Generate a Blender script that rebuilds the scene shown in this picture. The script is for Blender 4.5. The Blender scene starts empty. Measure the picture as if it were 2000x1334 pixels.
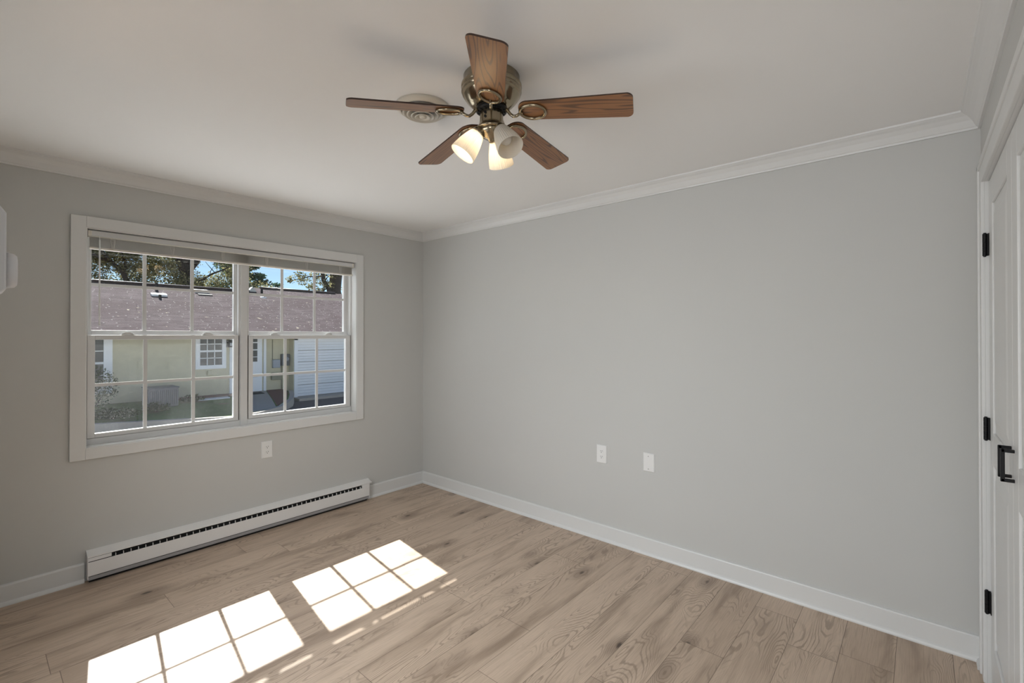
import bpy, bmesh, math, random
from mathutils import Vector, Matrix, noise as mnoise

S = bpy.context.scene
COL = S.collection
R = math.radians
random.seed(7)

# ------------------------------------------------------------------ camera
FPX, YAW, PITCH = 923.2, R(40.88), R(0.35)
cam_d = bpy.data.cameras.new('camera')
cam_d.sensor_fit = 'HORIZONTAL'
cam_d.sensor_width = 36.0
cam_d.lens = FPX / 2000 * 36
cam_d.shift_y = -(667 + FPX * math.tan(PITCH) - 655.4) / 2000
cam_d.clip_start = 0.01
cam_d.clip_end = 400
cam = bpy.data.objects.new('camera', cam_d)
COL.objects.link(cam)
cam.location = (0, 0, 1.45)
cam.rotation_euler = (R(90) + PITCH, 0, YAW - R(90))
S.camera = cam

# ------------------------------------------------------------------ look
S.view_settings.view_transform = 'Standard'
S.view_settings.look = 'None'
S.view_settings.gamma = 1.0
S.view_settings.use_curve_mapping = False
S.view_settings.exposure = 0.09

# ------------------------------------------------------------------ sky, sun
SUN_TO = Vector((0.148, 1.0, 0.858)).normalized()
world = bpy.data.worlds.new('world')
S.world = world
world.use_nodes = True
wn = world.node_tree
wn.nodes.clear()
w_out = wn.nodes.new('ShaderNodeOutputWorld')
w_bg = wn.nodes.new('ShaderNodeBackground')
w_sky = wn.nodes.new('ShaderNodeTexSky')
w_sky.sky_type = 'NISHITA'
w_sky.sun_disc = False
w_sky.sun_elevation = math.asin(SUN_TO.z)
w_sky.sun_rotation = math.atan2(SUN_TO.x, SUN_TO.y)
w_sky.air_density = 1.0
w_sky.dust_density = 0.1
w_sky.altitude = 1500
w_sky.ozone_density = 1.5
w_bg.inputs['Strength'].default_value = 0.105
w_mul = wn.nodes.new('ShaderNodeMix')
w_mul.data_type = 'RGBA'
w_mul.blend_type = 'MULTIPLY'
w_mul.inputs[0].default_value = 1.0
w_mul.inputs[7].default_value = (0.94, 0.99, 1.05, 1)
wn.links.new(w_sky.outputs[0], w_mul.inputs[6])
wn.links.new(w_mul.outputs[2], w_bg.inputs[0])
wn.links.new(w_bg.outputs[0], w_out.inputs[0])

sun_d = bpy.data.lights.new('sun', 'SUN')
sun_d.energy = 18.5
sun_d.angle = R(0.53)
sun_d.color = (1.0, 0.98, 0.955)
sun = bpy.data.objects.new('sun', sun_d)
COL.objects.link(sun)
sun.location = (3, 12, 10)
sun.rotation_euler = (-SUN_TO).to_track_quat('-Z', 'Y').to_euler()


def area(name, loc, aim, sx, sy, energy, color=(1, 1, 1), spread=180):
    d = bpy.data.lights.new(name, 'AREA')
    d.shape = 'RECTANGLE'
    d.size, d.size_y = sx, sy
    d.energy = energy
    d.color = color
    d.spread = R(spread)
    o = bpy.data.objects.new(name, d)
    COL.objects.link(o)
    o.location = loc
    o.rotation_euler = (Vector(aim) - Vector(loc)).to_track_quat('-Z', 'Z').to_euler()
    return o


# unseen fill lamps added to brighten the room: hall doorway and left-wall opening
area('added_hall_fill', (-1.35, 0.35, 1.35), (3, 0.9, 1.2), 1.3, 2.1, 41, (0.96, 0.985, 1.0))
area('added_side_fill', (-0.10, 1.75, 1.45), (1.9, 1.75, 0.1), 1.15, 1.15, 23.5, (0.91, 0.965, 1.0), 140)

# ------------------------------------------------------------------ materials


def new_mat(name):
    m = bpy.data.materials.new(name)
    m.use_nodes = True
    nt = m.node_tree
    b = nt.nodes['Principled BSDF']
    return m, nt, b


def N(nt, t, **kw):
    n = nt.nodes.new('ShaderNode' + t)
    for k, v in kw.items():
        if k == 'op':
            n.operation = v
        elif hasattr(n, k):
            setattr(n, k, v)
    return n


def val(nt, sock, v):
    if isinstance(v, bpy.types.NodeSocket):
        nt.links.new(v, sock)
    else:
        sock.default_value = v


def M(nt, op, a, b=None, c=None, clamp=False):
    n = nt.nodes.new('ShaderNodeMath')
    n.operation = op
    n.use_clamp = clamp
    val(nt, n.inputs[0], a)
    if b is not None:
        val(nt, n.inputs[1], b)
    if c is not None:
        val(nt, n.inputs[2], c)
    return n.outputs[0]


def mixc(nt, f, a, b, mode='MIX'):
    n = nt.nodes.new('ShaderNodeMix')
    n.data_type = 'RGBA'
    n.blend_type = mode
    n.clamp_factor = True
    val(nt, n.inputs[0], f)
    for s, v in ((n.inputs[6], a), (n.inputs[7], b)):
        val(nt, s, (*v, 1) if isinstance(v, tuple) and len(v) == 3 else v)
    return n.outputs[2]


def smooth(nt, x, lo, hi):
    n = nt.nodes.new('ShaderNodeMapRange')
    n.interpolation_type = 'SMOOTHSTEP'
    val(nt, n.inputs[0], x)
    n.inputs[1].default_value = lo
    n.inputs[2].default_value = hi
    return n.outputs[0]


def noise(nt, vec, scale, detail=3, rough=0.55, dist=0.0, dims='3D'):
    n = nt.nodes.new('ShaderNodeTexNoise')
    n.noise_dimensions = dims
    if vec is not None:
        nt.links.new(vec, n.inputs['Vector'])
    n.inputs['Scale'].default_value = scale
    n.inputs['Detail'].default_value = detail
    n.inputs['Roughness'].default_value = rough
    n.inputs['Distortion'].default_value = dist
    return n.outputs[0]


def comb(nt, x, y, z):
    n = nt.nodes.new('ShaderNodeCombineXYZ')
    for i, v in enumerate((x, y, z)):
        val(nt, n.inputs[i], v)
    return n.outputs[0]


def coords(nt, kind='Object'):
    tc = nt.nodes.new('ShaderNodeTexCoord')
    sp = nt.nodes.new('ShaderNodeSeparateXYZ')
    nt.links.new(tc.outputs[kind], sp.inputs[0])
    return tc.outputs[kind], sp.outputs[0], sp.outputs[1], sp.outputs[2]


def bump(nt, b, h, strength=0.1, dist=0.002):
    n = nt.nodes.new('ShaderNodeBump')
    n.inputs['Strength'].default_value = strength
    n.inputs['Distance'].default_value = dist
    nt.links.new(h, n.inputs['Height'])
    nt.links.new(n.outputs[0], b.inputs['Normal'])


def plain(name, col, rough=0.5, metal=0.0, var=0.04, scale=8.0, bmp=0.0, bscale=200.0, spec=None):
    if spec is None:
        spec = 0.05 if rough >= 0.84 else 0.5
    m, nt, b = new_mat(name)
    v, x, y, z = coords(nt)
    n = noise(nt, v, scale, 3)
    k = M(nt, 'MULTIPLY_ADD', n, var * 2, 1 - var)
    c = mixc(nt, 1.0, col, comb(nt, k, k, k), 'MULTIPLY')
    nt.links.new(c, b.inputs['Base Color'])
    b.inputs['Roughness'].default_value = rough
    b.inputs['Metallic'].default_value = metal
    b.inputs['Specular IOR Level'].default_value = spec
    if bmp:
        bump(nt, b, noise(nt, v, bscale, 2), bmp)
    return m


MT = {}
MT['wall'] = plain('wall_paint', (0.592, 0.590, 0.572), 0.6, var=0.012, scale=2.5, bmp=0.04, bscale=260, spec=0.3)
MT['ceiling'] = plain('ceiling_paint', (0.89, 0.885, 0.875), 0.75, var=0.01, scale=2, bmp=0.03, spec=0.2)
MT['trim'] = plain('white_trim_paint', (0.73, 0.73, 0.72), 0.35, var=0.01, scale=5)
MT['vinyl'] = plain('white_vinyl', (0.68, 0.68, 0.675), 0.5, var=0.008, spec=0.3)
MT['blind'] = plain('cream_slat', (0.74, 0.70, 0.63), 0.5, var=0.02, spec=0.3)
MT['blind_lip'] = plain('cream_headrail_lip', (0.86, 0.84, 0.77), 0.4, var=0.01)
MT['blind_tape'] = plain('cream_cord', (0.74, 0.71, 0.66), 0.7, var=0.05, scale=60)
MT['heater'] = plain('white_enamel', (0.84, 0.825, 0.81), 0.35, var=0.015)
MT['steel'] = plain('galvanised_steel', (0.36, 0.36, 0.36), 0.4, metal=0.6, var=0.1, scale=20)
MT['strip'] = plain('grey_metal_strip', (0.36, 0.355, 0.36), 0.5, var=0.08, scale=20)
MT['black'] = plain('black_metal', (0.007, 0.007, 0.008), 0.45, var=0.2, spec=0.25)
MT['plate'] = plain('white_plastic_plate', (0.82, 0.82, 0.81), 0.3, var=0.005)
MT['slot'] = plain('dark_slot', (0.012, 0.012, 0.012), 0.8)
MT['thermostat'] = plain('thermostat_plastic', (0.74, 0.74, 0.76), 0.35, var=0.01)
MT['vent'] = plain('cream_vent_metal', (0.66, 0.62, 0.54), 0.3, var=0.03)
MT['bulb_off'] = plain('frosted_bulb', (0.78, 0.74, 0.68), 0.3, var=0.01)
MT['edge'] = plain('dark_blade_edge', (0.045, 0.022, 0.014), 0.4, var=0.1)


def brass():
    m, nt, b = new_mat('antique_brass')
    v, x, y, z = coords(nt)
    n = noise(nt, v, 30, 3)
    nt.links.new(mixc(nt, n, (0.30, 0.245, 0.165), (0.38, 0.325, 0.235)), b.inputs['Base Color'])
    b.inputs['Metallic'].default_value = 0.95
    b.inputs['Roughness'].default_value = 0.17
    return m


MT['brass'] = brass()


def blade_wood():
    m, nt, b = new_mat('oak_blade')
    v, x, y, z = coords(nt)
    oi = nt.nodes.new('ShaderNodeObjectInfo')
    off = M(nt, 'MULTIPLY', oi.outputs['Random'], 30)
    p = comb(nt, M(nt, 'MULTIPLY_ADD', x, 1.1, off), M(nt, 'MULTIPLY_ADD', y, 17.0, off), 0.0)
    field = noise(nt, p, 1.0, 1.5, 0.4)
    ring = M(nt, 'SINE', M(nt, 'MULTIPLY', field, 95))
    ring = smooth(nt, ring, 0.45, 1.0)
    f = comb(nt, M(nt, 'MULTIPLY_ADD', x, 9.0, off), M(nt, 'MULTIPLY', y, 330.0), 0.0)
    fine = noise(nt, f, 1.0, 2, 0.6)
    c = mixc(nt, fine, (0.34, 0.150, 0.052), (0.18, 0.072, 0.024))
    c = mixc(nt, M(nt, 'MULTIPLY', ring, 0.75), c, (0.060, 0.024, 0.010))
    nt.links.new(c, b.inputs['Base Color'])
    b.inputs['Roughness'].default_value = 0.42
    b.inputs['Coat Weight'].default_value = 0.55
    b.inputs['Coat Roughness'].default_value = 0.24
    return m


MT['blade'] = blade_wood()


def floor_mat():
    m, nt, b = new_mat('oak_plank_floor')
    v, x, y, z = coords(nt)
    W, L = 0.195, 1.45
    yr = M(nt, 'DIVIDE', M(nt, 'SUBTRACT', y, 0.288), W)
    row = M(nt, 'FLOOR', yr)
    fy = M(nt, 'FRACT', yr)
    wn1 = N(nt, 'TexWhiteNoise', noise_dimensions='1D')
    nt.links.new(row, wn1.inputs['W'])
    xs = M(nt, 'ADD', M(nt, 'DIVIDE', x, L), M(nt, 'MULTIPLY', wn1.outputs['Value'], 7.3))
    cell = M(nt, 'FLOOR', xs)
    fx = M(nt, 'FRACT', xs)
    wn2 = N(nt, 'TexWhiteNoise', noise_dimensions='2D')
    nt.links.new(comb(nt, row, cell, 0.0), wn2.inputs['Vector'])
    h = wn2.outputs['Value']
    h2 = M(nt, 'FRACT', M(nt, 'MULTIPLY', h, 17.31))
    offx = M(nt, 'MULTIPLY', h, 53.0)
    offy = M(nt, 'MULTIPLY', h2, 31.0)
    # slow field: its contour lines are the growth rings
    px = M(nt, 'MULTIPLY_ADD', x, 1.25, offx)
    py = M(nt, 'MULTIPLY_ADD', y, 6.0, offy)
    field = noise(nt, comb(nt, px, py, 0.0), 1.0, 2.2, 0.42, 0.35)
    wob = noise(nt, comb(nt, M(nt, 'MULTIPLY', px, 9.0), M(nt, 'MULTIPLY', py, 9.0), 0.0), 1.0, 2)
    # knots
    vor = N(nt, 'TexVoronoi')
    vor.inputs['Scale'].default_value = 1.0
    nt.links.new(comb(nt, M(nt, 'MULTIPLY_ADD', x, 1.9, offx), M(nt, 'MULTIPLY_ADD', y, 4.2, offy), 0.0), vor.inputs['Vector'])
    kd = M(nt, 'ADD', vor.outputs['Distance'], M(nt, 'MULTIPLY_ADD', wob, 0.08, -0.04))
    halo = smooth(nt, kd, 0.30, 0.04)
    core = smooth(nt, kd, 0.070, 0.020)
    ring = M(nt, 'SINE', M(nt, 'ADD', M(nt, 'ADD', M(nt, 'MULTIPLY', field, 210.0), M(nt, 'MULTIPLY', halo, 22.0)), M(nt, 'MULTIPLY', wob, 4.0)))
    ring = smooth(nt, ring, 0.30, 1.0)
    area_m = noise(nt, comb(nt, M(nt, 'MULTIPLY_ADD', x, 1.7, offy), M(nt, 'MULTIPLY_ADD', y, 6.0, offx), 3.0), 1.0, 2)
    ringmask = M(nt, 'MAXIMUM', smooth(nt, area_m, 0.42, 0.62), halo)
    # fine streaks
    st = noise(nt, comb(nt, M(nt, 'MULTIPLY_ADD', x, 7.0, offx), M(nt, 'MULTIPLY', y, 210.0), 0.0), 1.0, 3, 0.6)
    st2 = noise(nt, comb(nt, M(nt, 'MULTIPLY_ADD', x, 1.6, offy), M(nt, 'MULTIPLY_ADD', y, 22.0, offx), 0.0), 1.0, 4, 0.6)
    cloud = noise(nt, comb(nt, M(nt, 'MULTIPLY_ADD', x, 1.5, offy), M(nt, 'MULTIPLY_ADD', y, 8.0, offy), 7.0), 1.0, 3, 0.5, 0.5)
    base = mixc(nt, h2, (0.625, 0.488, 0.375), (0.54, 0.416, 0.316))
    base = mixc(nt, M(nt, 'MULTIPLY', smooth(nt, cloud, 0.47, 0.76), 0.85), base, (0.30, 0.218, 0.158))
    base = mixc(nt, M(nt, 'MULTIPLY', smooth(nt, st2, 0.50, 0.80), 0.65), base, (0.30, 0.218, 0.158))
    base = mixc(nt, M(nt, 'MULTIPLY', smooth(nt, st, 0.40, 0.75), 0.30), base, (0.22, 0.16, 0.12))
    base = mixc(nt, M(nt, 'MULTIPLY', M(nt, 'MULTIPLY', ring, ringmask), 0.55), base, (0.225, 0.162, 0.116))
    base = mixc(nt, M(nt, 'MULTIPLY', halo, 0.55), base, (0.20, 0.142, 0.105))
    base = mixc(nt, M(nt, 'MULTIPLY', core, 0.85), base, (0.05, 0.034, 0.026))
    # seams
    ey = M(nt, 'MULTIPLY', M(nt, 'MINIMUM', fy, M(nt, 'SUBTRACT', 1.0, fy)), W)
    ex = M(nt, 'MULTIPLY', M(nt, 'MINIMUM', fx, M(nt, 'SUBTRACT', 1.0, fx)), L)
    e = M(nt, 'MINIMUM', ex, ey)
    seam = smooth(nt, e, 0.0016, 0.0006)
    base = mixc(nt, M(nt, 'MULTIPLY', seam, 0.75), base, (0.085, 0.06, 0.045))
    nt.links.new(base, b.inputs['Base Color'])
    b.inputs['Roughness'].default_value = 0.42
    b.inputs['Specular IOR Level'].default_value = 0.35
    hgt = M(nt, 'SUBTRACT', M(nt, 'MULTIPLY', st, 0.25), M(nt, 'ADD', seam, M(nt, 'MULTIPLY', M(nt, 'MULTIPLY', ring, ringmask), 0.2)))
    bump(nt, b, hgt, 0.12, 0.001)
    return m


MT['floor'] = floor_mat()


def glass_mat(name, dust=0.0, spots=0.0):
    m, nt, b = new_mat(name)
    nt.nodes.remove(b)
    out = nt.nodes['Material Output']
    tr = N(nt, 'BsdfTransparent')
    tr.inputs[0].default_value = (0.97, 0.985, 0.975, 1)
    gl = N(nt, 'BsdfGlossy')
    gl.inputs['Roughness'].default_value = 0.0
    lw = N(nt, 'LayerWeight')
    lw.inputs[0].default_value = 0.5
    f = M(nt, 'POWER', lw.outputs['Facing'], 5.0)
    f = M(nt, 'MULTIPLY_ADD', f, 0.9, 0.045)
    mx = N(nt, 'MixShader')
    nt.links.new(f, mx.inputs[0])
    nt.links.new(tr.outputs[0], mx.inputs[1])
    nt.links.new(gl.outputs[0], mx.inputs[2])
    last = mx
    if dust or spots:
        v, x, y, z = coords(nt)
        a = noise(nt, v, 420, 0, 0.5)
        a = smooth(nt, a, 0.66, 0.76)
        big = noise(nt, v, 3.0, 3)
        a = M(nt, 'MULTIPLY', a, smooth(nt, big, 0.25, 0.7))
        fac = M(nt, 'MULTIPLY', a, spots)
        haze = M(nt, 'MULTIPLY', big, dust)
        fac = M(nt, 'ADD', fac, haze, clamp=True)
        df = N(nt, 'BsdfDiffuse')
        df.inputs[0].default_value = (0.8, 0.8, 0.8, 1)
        tl = N(nt, 'BsdfTranslucent')
        tl.inputs[0].default_value = (0.85, 0.85, 0.85, 1)
        m1 = N(nt, 'MixShader')
        m1.inputs[0].default_value = 0.5
        nt.links.new(df.outputs[0], m1.inputs[1])
        nt.links.new(tl.outputs[0], m1.inputs[2])
        m2 = N(nt, 'MixShader')
        nt.links.new(fac, m2.inputs[0])
        nt.links.new(last.outputs[0], m2.inputs[1])
        nt.links.new(m1.outputs[0], m2.inputs[2])
        last = m2
    nt.links.new(last.outputs[0], out.inputs[0])
    return m


MT['glass'] = glass_mat('window_glass', 0.0, 0.012)
MT['glass_dusty'] = glass_mat('dusty_window_glass', 0.012, 0.20)
MT['glass_far'] = plain('dark_far_glass', (0.06, 0.065, 0.08), 0.12, var=0.4, scale=3)


def shade_mat(name, tint):
    m, nt, b = new_mat(name)
    nt.nodes.remove(b)
    out = nt.nodes['Material Output']
    df = N(nt, 'BsdfDiffuse')
    df.inputs[0].default_value = (*tint, 1)
    tl = N(nt, 'BsdfTranslucent')
    tl.inputs[0].default_value = (*tint, 1)
    m1 = N(nt, 'MixShader')
    m1.inputs[0].default_value = 0.5
    nt.links.new(df.outputs[0], m1.inputs[1])
    nt.links.new(tl.outputs[0], m1.inputs[2])
    gl = N(nt, 'BsdfGlossy')
    gl.inputs['Roughness'].default_value = 0.35
    m2 = N(nt, 'MixShader')
    m2.inputs[0].default_value = 0.06
    nt.links.new(m1.outputs[0], m2.inputs[1])
    nt.links.new(gl.outputs[0], m2.inputs[2])
    nt.links.new(m2.outputs[0], out.inputs[0])
    return m


MT['shade'] = shade_mat('frosted_ribbed_glass', (0.87, 0.83, 0.76))


def emit(name, col, strength):
    m, nt, b = new_mat(name)
    nt.nodes.remove(b)
    e = N(nt, 'Emission')
    e.inputs[0].default_value = (*col, 1)
    e.inputs[1].default_value = strength
    nt.links.new(e.outputs[0], nt.nodes['Material Output'].inputs[0])
    return m


MT['bulb_on'] = emit('lit_bulb', (1.0, 0.82, 0.58), 18)

# outdoors
MT['stucco'] = plain('yellow_stucco', (0.60, 0.555, 0.405), 0.85, var=0.12, scale=5, bmp=0.3, bscale=60)
MT['white_ext'] = plain('white_exterior_paint', (0.86, 0.87, 0.89), 0.5, var=0.03)
MT['fascia'] = plain('pale_fascia', (0.62, 0.60, 0.55), 0.6, var=0.05)
MT['asphalt'] = plain('asphalt', (0.115, 0.112, 0.12), 0.9, var=0.35, scale=60)
MT['concrete'] = plain('concrete', (0.46, 0.42, 0.37), 0.85, var=0.15, scale=25)
MT['concrete_pale'] = plain('pale_concrete', (0.74, 0.75, 0.77), 0.85, var=0.08, scale=12)
MT['mulch'] = plain('red_mulch', (0.17, 0.085, 0.075), 0.95, var=0.6, scale=50)
MT['meter'] = plain('dark_grey_metal', (0.10, 0.105, 0.115), 0.5, var=0.1)
MT['box_grey'] = plain('pale_grey_plastic', (0.33, 0.36, 0.40), 0.5, var=0.05)
MT['conduit'] = plain('painted_conduit', (0.26, 0.25, 0.18), 0.6, var=0.1)
MT['ac'] = plain('grey_louvre_metal', (0.15, 0.145, 0.165), 0.5, var=0.25, scale=30)
MT['bark'] = plain('bark', (0.055, 0.045, 0.04), 0.95, var=0.5, scale=12, bmp=0.6, bscale=20)


def grass_mat():
    m, nt, b = new_mat('lawn')
    v, x, y, z = coords(nt)
    a = noise(nt, v, 24, 4, 0.7)
    c = noise(nt, v, 1.3, 3)
    col = mixc(nt, smooth(nt, a, 0.3, 0.7), (0.065, 0.125, 0.042), (0.17, 0.27, 0.09))
    col = mixc(nt, smooth(nt, c, 0.55, 0.75), col, (0.20, 0.17, 0.10))
    nt.links.new(col, b.inputs['Base Color'])
    b.inputs['Roughness'].default_value = 0.9
    b.inputs['Specular IOR Level'].default_value = 0.02
    bump(nt, b, a, 0.3, 0.03)
    return m


MT['grass'] = grass_mat()


def roof_mat():
    m, nt, b = new_mat('brown_shingle')
    v, x, y, z = coords(nt)
    # courses along the slope
    sl = M(nt, 'MULTIPLY', y, 1.06)
    cr = M(nt, 'DIVIDE', sl, 0.145)
    row = M(nt, 'FLOOR', cr)
    fr = M(nt, 'FRACT', cr)
    wn1 = N(nt, 'TexWhiteNoise', noise_dimensions='1D')
    nt.links.new(row, wn1.inputs['W'])
    tx = M(nt, 'ADD', M(nt, 'DIVIDE', x, 0.30), M(nt, 'MULTIPLY', wn1.outputs[0], 5.0))
    wn2 = N(nt, 'TexWhiteNoise', noise_dimensions='2D')
    nt.links.new(comb(nt, M(nt, 'FLOOR', tx), row, 0.0), wn2.inputs['Vector'])
    c = mixc(nt, wn2.outputs[0], (0.085, 0.064, 0.070), (0.140, 0.110, 0.118))
    big = noise(nt, v, 0.8, 3)
    c = mixc(nt, smooth(nt, big, 0.4, 0.7), c, (0.085, 0.060, 0.066))
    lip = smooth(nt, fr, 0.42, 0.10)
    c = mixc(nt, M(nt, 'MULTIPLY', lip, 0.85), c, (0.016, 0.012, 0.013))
    fxx = M(nt, 'FRACT', tx)
    cut = M(nt, 'MULTIPLY', smooth(nt, fxx, 0.10, 0.02), 0.5)
    c = mixc(nt, cut, c, (0.06, 0.045, 0.045))
    # pale weathered tab corners and fallen leaves
    h2 = M(nt, 'FRACT', M(nt, 'MULTIPLY', wn2.outputs[0], 37.7))
    dot = M(nt, 'MULTIPLY', smooth(nt, fxx, 0.86, 0.90), smooth(nt, fr, 0.60, 0.72))
    dot = M(nt, 'MULTIPLY', dot, M(nt, 'GREATER_THAN', h2, 0.62))
    c = mixc(nt, M(nt, 'MULTIPLY', dot, 0.8), c, (0.34, 0.32, 0.32))
    sp = noise(nt, v, 5.0, 1)
    c = mixc(nt, smooth(nt, sp, 0.735, 0.76), c, (0.36, 0.32, 0.25))
    nt.links.new(c, b.inputs['Base Color'])
    b.inputs['Roughness'].default_value = 0.9
    b.inputs['Specular IOR Level'].default_value = 0.02
    return m


MT['roof'] = roof_mat()


def leaf_mat(name, c1, c2):
    m, nt, b = new_mat(name)
    nt.nodes.remove(b)
    out = nt.nodes['Material Output']
    v, x, y, z = coords(nt)
    n = noise(nt, v, 2.6, 3, 0.7)
    col = mixc(nt, smooth(nt, n, 0.35, 0.65), c1, c2)
    df = N(nt, 'BsdfDiffuse')
    tl = N(nt, 'BsdfTranslucent')
    nt.links.new(col, df.inputs[0])
    nt.links.new(col, tl.inputs[0])
    mx = N(nt, 'MixShader')
    mx.inputs[0].default_value = 0.4
    nt.links.new(df.outputs[0], mx.inputs[1])
    nt.links.new(tl.outputs[0], mx.inputs[2])
    nt.links.new(mx.outputs[0], out.inputs[0])
    return m


MT['leaf_olive'] = leaf_mat('olive_leaf', (0.055, 0.065, 0.024), (0.34, 0.31, 0.16))
MT['leaf_dark'] = leaf_mat('pine_needle', (0.03, 0.075, 0.045), (0.06, 0.12, 0.06))
MT['leaf_shrub'] = leaf_mat('shrub_leaf', (0.035, 0.06, 0.03), (0.09, 0.12, 0.05))

# ------------------------------------------------------------------ mesh helpers


class MB:
    def __init__(self):
        self.v, self.f, self.sm = [], [], []

    def add(self, vs, fs, smooth=False, mx=None):
        o = len(self.v)
        for p in vs:
            p = Vector(p)
            self.v.append(mx @ p if mx else p)
        for f in fs:
            self.f.append([i + o for i in f])
            self.sm.append(smooth)
        return self

    def box(self, x0, x1, y0, y1, z0, z1, mx=None):
        x0, x1 = min(x0, x1), max(x0, x1)
        y0, y1 = min(y0, y1), max(y0, y1)
        z0, z1 = min(z0, z1), max(z0, z1)
        vs = [(x0, y0, z0), (x1, y0, z0), (x1, y1, z0), (x0, y1, z0),
              (x0, y0, z1), (x1, y0, z1), (x1, y1, z1), (x0, y1, z1)]
        fs = [(0, 3, 2, 1), (4, 5, 6, 7), (0, 1, 5, 4), (1, 2, 6, 5), (2, 3, 7, 6), (3, 0, 4, 7)]
        return self.add(vs, fs, False, mx)

    def lathe(self, prof, seg=48, mx=None, smooth=True, rib=None):
        """prof: (r, z) list, spun about z."""
        vs, fs = [], []
        n = len(prof)
        for i in range(seg):
            a = 2 * math.pi * i / seg
            for r, z in prof:
                rr = r if rib is None else r + rib(a, r, z)
                vs.append((rr * math.cos(a), rr * math.sin(a), z))
        for i in range(seg):
            j = (i + 1) % seg
            for k in range(n - 1):
                fs.append((i * n + k, j * n + k, j * n + k + 1, i * n + k + 1))
        return self.add(vs, fs, smooth, mx)

    def disc(self, r, z, seg=32, mx=None, up=True):
        vs = [(r * math.cos(2 * math.pi * i / seg), r * math.sin(2 * math.pi * i / seg), z) for i in range(seg)]
        f = list(range(seg))
        return self.add(vs, [f if up else f[::-1]], False, mx)

    def cyl(self, r, z0, z1, seg=24, mx=None):
        self.lathe([(r, z0), (r, z1)], seg, mx, True)
        self.disc(r, z0, seg, mx, False)
        return self.disc(r, z1, seg, mx, True)

    def tube(self, pts, rad, seg=8, smooth=True, closed=False, mx=None):
        pts = [Vector(p) for p in pts]
        if not hasattr(rad, '__len__'):
            rad = [rad] * len(pts)
        vs, fs = [], []
        n = len(pts)
        up = None
        for i, p in enumerate(pts):
            if closed:
                d = pts[(i + 1) % n] - pts[i - 1]
            else:
                d = pts[min(i + 1, n - 1)] - pts[max(i - 1, 0)]
            d.normalize()
            if up is None:
                up = Vector((0, 0, 1)) if abs(d.z) < 0.9 else Vector((1, 0, 0))
            s = d.cross(up).normalized()
            up = s.cross(d).normalized()
            for k in range(seg):
                a = 2 * math.pi * k / seg
                vs.append(p + (s * math.cos(a) + up * math.sin(a)) * rad[i])
        m = n if closed else n - 1
        for i in range(m):
            j = (i + 1) % n
            for k in range(seg):
                l = (k + 1) % seg
                fs.append((i * seg + k, i * seg + l, j * seg + l, j * seg + k))
        if not closed:
            fs.append(tuple(range(seg))[::-1])
            fs.append(tuple((n - 1) * seg + k for k in range(seg)))
        return self.add(vs, fs, smooth, mx)

    def sweep(self, prof, p0, p1, inw, m0=0.0, m1=0.0):
        """prof: (d, z) points, d = distance out of the wall along inw; ends mitred by m0/m1 (shift along run per unit d)."""
        p0, p1, inw = Vector(p0), Vector(p1), Vector(inw)
        run = (p1 - p0).normalized()
        vs = []
        for (d, z) in prof:
            vs.append(p0 + inw * d + run * (m0 * d) + Vector((0, 0, z)))
        for (d, z) in prof:
            vs.append(p1 + inw * d - run * (m1 * d) + Vector((0, 0, z)))
        n = len(prof)
        fs = [(i, (i + 1) % n, n + (i + 1) % n, n + i) for i in range(n)]
        fs += [tuple(range(n))[::-1], tuple(range(n, 2 * n))]
        return self.add(vs, fs)

    def prism(self, outline, z0, z1, mx=None):
        n = len(outline)
        vs = [(x, y, z0) for x, y in outline] + [(x, y, z1) for x, y in outline]
        fs = [tuple(range(n))[::-1], tuple(range(n, 2 * n))]
        fs += [(i, (i + 1) % n, n + (i + 1) % n, n + i) for i in range(n)]
        return self.add(vs, fs, False, mx)

    def build(self, name, mat, parent=None, bevel=0.0, local=False, fix=True):
        me = bpy.data.meshes.new(name)
        off = Vector((0, 0, 0))
        p = parent
        while p is not None and not local:
            off += p.location
            p = p.parent
        me.from_pydata([tuple(v - off) for v in self.v], [], self.f)
        for poly, s in zip(me.polygons, self.sm):
            poly.use_smooth = s
        mats = mat if isinstance(mat, (list, tuple)) else [mat]
        for k in mats:
            me.materials.append(MT[k])
        if fix:
            bm = bmesh.new()
            bm.from_mesh(me)
            bmesh.ops.recalc_face_normals(bm, faces=bm.faces)
            bm.to_mesh(me)
            bm.free()
        o = bpy.data.objects.new(name, me)
        COL.objects.link(o)
        if parent is not None:
            o.parent = parent
        if bevel:
            b = o.modifiers.new('bevel', 'BEVEL')
            b.width = bevel
            b.segments = 2
            b.limit_method = 'ANGLE'
            b.angle_limit = R(40)
        return o


def empty(name, loc, label, cat, group=None):
    o = bpy.data.objects.new(name, None)
    o.empty_display_size = 0.1
    COL.objects.link(o)
    o.location = loc
    return tag(o, label, cat, group)


def tag(o, label, cat, group=None, kind=None):
    o['label'] = label
    o['category'] = cat
    if group:
        o['group'] = group
    if kind:
        o['kind'] = kind
    return o


def struct(o, label=None):
    o['kind'] = 'structure'
    if label:
        o['label'] = label
    return o


def copy_tree(o, parent=None):
    c = o.copy()
    COL.objects.link(c)
    c.parent = parent
    for ch in list(o.children):
        copy_tree(ch, c)
    return c


# ------------------------------------------------------------------ room shell
XL, XR, YF, YB, ZC = -0.03, 2.968, -0.205, 3.738, 2.455
WT = 0.165                                   # wall thickness
OX0, OX1, OZ0, OZ1 = 0.468, 2.226, 0.788, 2.085   # window opening

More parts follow.
